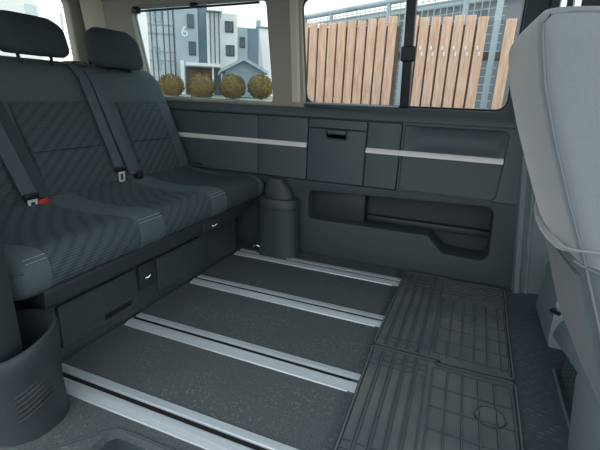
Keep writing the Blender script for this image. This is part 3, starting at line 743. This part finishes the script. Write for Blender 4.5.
for i in range(7):
    for dx, z in ((.018, 1.33), (.038, 1.28)):
        x = -.60+.094*i+dx; m = MB(); m.box(x, x+.014, 3.976, 3.990, z, z+.03); place(m, 'white_tie', WHITE, fe)
# wire mesh fence behind it
A = Vector((-3.82, 9.49, 0)); B = Vector((-1.627, 8.266, 0)); dirv = (B-A).normalized(); Lm = 4.7
wf = thing('wire_mesh_fence', (A.x, A.y, -.55), 'tall galvanised wire mesh fence behind the wooden boards', 'fence')
def along(s, z): p = A+dirv*s; return (p.x, p.y, z)
m = MB(); m.tube([along(-.3, 2.6), along(Lm, 2.6)], .05, 10); m.tube([along(-.3, 2.45), along(Lm, 2.45)], .02, 8); place(m, 'top_rail', GALV, wf)
for s in (.1, .95, 2.5, 4.05):
    m = MB(); m.tube([along(s, -.55), along(s, 2.6)], .045, 8); place(m, 'post', GALV, wf)
m = MB()
for k in range(int(Lm/.12)): m.tube([along(k*.12, -.5), along(k*.12, 2.55)], .007, 4)
for k in range(26): m.tube([along(0, -.5+k*.12), along(Lm, -.5+k*.12)], .007, 4)
place(m, 'mesh', GALV, wf)
gh = thing('grey_hall', tuple(A+dirv*2+Vector((-dirv.y, dirv.x, 0))*1.3+Vector((0, 0, -.55))), 'long low dark grey hall wall behind the wire mesh fence', 'building')
nv = Vector((-dirv.y, dirv.x, 0)); q = [A+dirv*a+nv*b for a, b in ((-.4, 1.2), (4.4, 1.2), (4.4, 1.9), (-.4, 1.9))]
m = MB(); m.prism([(p.x, p.y) for p in q], 'z', -.55, 2.62); place(m, 'wall', HALLG, gh)
q = [A+dirv*a+nv*b for a, b in ((-.5, 1.1), (4.45, 1.1), (4.45, 2.0), (-.5, 2.0))]
m = MB(); m.prism([(p.x, p.y) for p in q], 'z', 2.62, 2.72); place(m, 'roof_edge', GALV, gh)
# bright hall wall on the right behind the fences
hl = thing('white_hall', (3.0, 12, -.55), 'plain white hall wall rising behind the fence at right', 'building')
m = MB(); m.box(.35, 9, 9.8, 14, -.55, 3.6); place(m, 'wall', RENDERW, hl)
m = MB(); m.box(.25, 9.2, 9.7, 14.2, 3.6, 3.8); place(m, 'roof_edge', GALV, hl)

# ================================================================== OUTSIDE: HOUSES
TH = math.atan2(.568, .823); U = Vector((math.cos(TH), math.sin(TH), 0)); W = Vector((-math.sin(TH), math.cos(TH), 0))
def fac(px, py, D):
    """where the line of sight of a photo point meets a facade standing D metres away: (u, z)"""
    d = RX*(px-300)+RY*(py-225)+RZ*FPX; t = D/d.dot(W); return (t*d.dot(U), CAM.z+t*d.z)
def wbox(m, u0, u1, w0, w1, z0, z1, bev=0):
    Mx = Matrix.Rotation(TH, 4, 'Z'); m.box(u0, u1, w0, w1, z0, z1, bev, m=Mx); return m
def span(p0, p1, D):
    """extent on a facade: u at the middle height so that sides stay upright"""
    mid = (max(p0[1], 2)+min(p1[1], 95))/2
    return fac(p0[0], mid, D)[0], fac(p1[0], mid, D)[0], fac(p1[0], p1[1], D)[1], fac(p0[0], p0[1], D)[1]
def blk(name, root, mt, p0, p1, D, depth, zb=None):
    u0, u1, z0, z1 = span(p0, p1, D)
    if zb is not None: z0 = zb
    m = MB(); wbox(m, u0, u1, D, D+depth, z0, z1); return place(m, name, mt, root)
def win(root, p0, p1, D, mullion=True):
    u0, u1, z0, z1 = span(p0, p1, D); t = .12
    m = MB()
    for a in ((u0, u1, z1-t, z1), (u0, u1, z0, z0+t), (u0, u0+t, z0, z1), (u1-t, u1, z0, z1)) + (((u0+(u1-u0)*.4, u0+(u1-u0)*.4+t, z0, z1),) if mullion else ()):
        wbox(m, a[0], a[1], D-.12, D+.05, a[2], a[3])
    f = place(m, 'window', MULL, root)
    m = MB(); wbox(m, u0+.05, u1-.05, D-.06, D+.02, z0+.05, z1-.05); place(m, 'pane', PANE, f)
def root_at(name, px, D, label, cat, group=None):
    u, z = fac(px, 95, D); p = U*u+W*(D+3); return thing(name, (p.x, p.y, .6), label, cat, group)
GB = 0.5
ap = root_at('apartment_building', 190, 42, 'blue grey apartment block with number six and glazed stair towers', 'building')
D = 42
blk('wall', ap, RENDERB, (176, -60), (198.5, 100), D, 10, GB)
blk('white_wing', ap, RENDERW, (126, -60), (149, 100), D+.2, .8, GB)
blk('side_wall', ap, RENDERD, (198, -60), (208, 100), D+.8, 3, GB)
m_ = blk('stair_tower', ap, PANEL_G, (146, -60), (177, 100), D+.4, 9, GB)
for px in (152, 157, 164, 169.5, 174):
    u0, u1, z0, z1 = span((px, -60), (px+.9, 99), D+.4); m = MB(); wbox(m, u0, u1, D+.2, D+.45, z0, z1); place(m, 'mullion', MULL, m_)
for py in (3, 24, 33, 51, 60, 77):
    u0, u1, z0, z1 = span((146, py), (177, py+.8), D+.4); m = MB(); wbox(m, u0, u1, D+.25, D+.45, z0, z1); place(m, 'transom', RENDERB, m_)
blk('spandrel', m_, RENDERB, (153, 8), (161, 22), D+.3, .2); blk('spandrel', m_, RENDERB, (153, 46), (161, 70), D+.3, .2)
m_ = blk('glazed_bay', ap, RENDERW, (207, 12), (220.5, 66), D-.2, 3.5)
for px in (210, 214.2, 218.6):
    u0, u1, z0, z1 = span((px, 12), (px+1.0, 66), D-.2); m = MB(); wbox(m, u0, u1, D-.4, D-.1, z0, z1); place(m, 'mullion', MULL, m_)
blk('bay_roof', ap, GALV, (206, 9.5), (222, 12), D-.6, 4)
blk('canopy', ap, RENDERW, (186, 62), (221, 67), D-2.5, 3)
blk('entrance', ap, MULL, (186, 67), (221, 97), D-.2, 1)
blk('entrance_boards', ap, BRICKB, (189, 69), (199, 85), D-.3, .2); blk('entrance_boards', ap, BRICKB, (203, 68), (212, 82), D-.3, .2)
blk('canopy_post', ap, RENDERW, (181, 60), (184.5, 97), D-2.2, .4)
blk('canopy_post', ap, RENDERW, (212.5, 66), (214, 97), D-2.2, .3)
win(ap, (187, 14), (194, 28.5), D); win(ap, (189, 41.5), (196, 55.5), D); win(ap, (188, -16), (194, -2), D)
cu = bpy.data.curves.new('n', 'FONT'); cu.body = '6'; cu.size = 1.3; cu.extrude = .05; cu.align_x = 'CENTER'; cu.align_y = 'CENTER'
ob = bpy.data.objects.new('n', cu); COL.objects.link(ob); me = bpy.data.meshes.new_from_object(ob.evaluated_get(bpy.context.evaluated_depsgraph_get())); bpy.data.objects.remove(ob)
b = bmesh.new(); b.from_mesh(me); u, z = fac(184.6, 32, D)
for v in b.verts: x, y, dz = v.co; v.co = U*(u+x)+W*(D-.06-dz)+Vector((0, 0, z+y))
place(b, 'house_number', WHITE, ap)
ap2 = root_at('apartment_building', 230, 46, 'white rendered apartment block standing right of the glazed stair tower', 'building')
D = 46
blk('wall', ap2, RENDERW, (220, 13), (237.5, 100), D, 10, GB)
win(ap2, (225, 21), (233.5, 33), D); win(ap2, (226, 45), (234.5, 56.5), D); win(ap2, (228, 69), (234, 80), D)
ap3 = root_at('apartment_building', 247, 52, 'low blue grey house block recessed behind the gabled shed', 'building')
D = 52
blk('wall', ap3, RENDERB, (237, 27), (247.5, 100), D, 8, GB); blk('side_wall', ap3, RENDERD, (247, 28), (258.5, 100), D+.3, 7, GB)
win(ap3, (239.5, 37), (245, 48), D)
ap4 = root_at('apartment_building', 264, 56, 'white narrow tower block at the right edge of the rear window', 'building')
D = 56
blk('wall', ap4, RENDERW, (257.5, 28), (300, 100), D, 8, GB); blk('chimney', ap4, GALV, (257, 20), (261, 28), D, 1); blk('roof_edge', ap4, GALV, (257, 27), (300, 29), D-.3, 8)
# far block seen through the tailgate window
lb = thing('apartment_building', (-40, 25, .5), 'white building glimpsed behind the bench headrests through the tailgate window', 'building')
def tb(px, py):
    d = RX*(px-300)+RY*(py-225)+RZ*FPX; t = -30/d.x; return (t*d.y+CAM.y, CAM.z+t*d.z)
m = MB(); m.box(-42, -30, 4, 23, -.55, 16); place(m, 'wall', RENDERW, lb)
for x0, y0, x1, y1 in ((24, 3, 38, 16), (60, 13, 64, 31), (10, -14, 26, -5), (45, -12, 58, 0)):
    (ya, za), (yb_, zb_) = tb(x0, y0), tb(x1, y1); m = MB(); m.box(-30.05, -29.95, min(ya, yb_), max(ya, yb_), min(za, zb_), max(za, zb_))
    f = place(m, 'window', PANEL_G, lb)
# gabled shed
sh = root_at('garden_shed', 243, 30, 'blue grey gabled shed behind the round bushes', 'shed')
D = 30
u0, u1, z0, ze = span((226, 69), (262.5, 98), D); (um, zp) = fac(243.5, 60, D)
Mx = Matrix.Rotation(TH, 4, 'Z')
m = MB(); m.prism([(u0, z0), (u1, z0), (u1, ze), (um, zp-.1), (u0, ze)], 'y', D, D+6); m.bm.transform(Mx); place(m, 'wall', SHEDW, sh)
m = MB(); k = .35; m.prism([(u0-k, ze-.22), (um, zp-.05), (u1+k, ze-.22), (u1+k, ze-.02), (um, zp+.16), (u0-k, ze-.02)], 'y', D-.4, D+6.2); m.bm.transform(Mx); place(m, 'roof', SHEDR, sh)
blk('name_board', sh, GALV, (240, 69.5), (247, 72), D-.05, .05)
# round bushes
def bush(px, py, rpx, D, label):
    d = RX*(px-300)+RY*(py-225)+RZ*FPX; t = D/d.dot(W); c = CAM+d*t; R = rpx*t
    b = bmesh.new(); bmesh.ops.create_icosphere(b, subdivisions=3, radius=R*.93)
    m = MB(); rnd = random.Random(px)
    for v in b.verts: v.co.z *= .9; v.co *= 1+rnd.uniform(-.06, .06)
    dirs = [Vector((rnd.gauss(0, 1), rnd.gauss(0, 1), rnd.gauss(0, 1))).normalized() for _ in range(900)]
    for q in dirs:   # leaf tufts
        p = Vector((q.x, q.y, q.z*.9))*R*rnd.uniform(.9, 1.03); a = q.orthogonal().normalized(); e_ = q.cross(a); an = rnd.uniform(0, 6.28); t1 = (a*math.cos(an)+e_*math.sin(an))*R*.07
        vs = [b.verts.new(p-t1), b.verts.new(p+t1), b.verts.new(p+q*R*rnd.uniform(.05, .13)+t1.cross(q)*.6)]; b.faces.new(vs)
    for v in b.verts: v.co += c
    m.add(b)
    zb = c.z-R*.9
    tag(place(m, 'round_bush', BUSH, base=(c.x, c.y, zb)), label, 'bush', 'clipped round bushes in front of the houses')
bush(171, 86, 12.5, 20, 'clipped round yellow green bush nearest the bench headrest, partly hidden by the backrest')
bush(201, 87, 14, 20, 'clipped round bush in front of the brown entrance')
bush(232.5, 87, 13, 20, 'clipped round bush in front of the shed left half')
bush(260.5, 87, 12.5, 20, 'clipped round bush at the right edge of the sun blind')
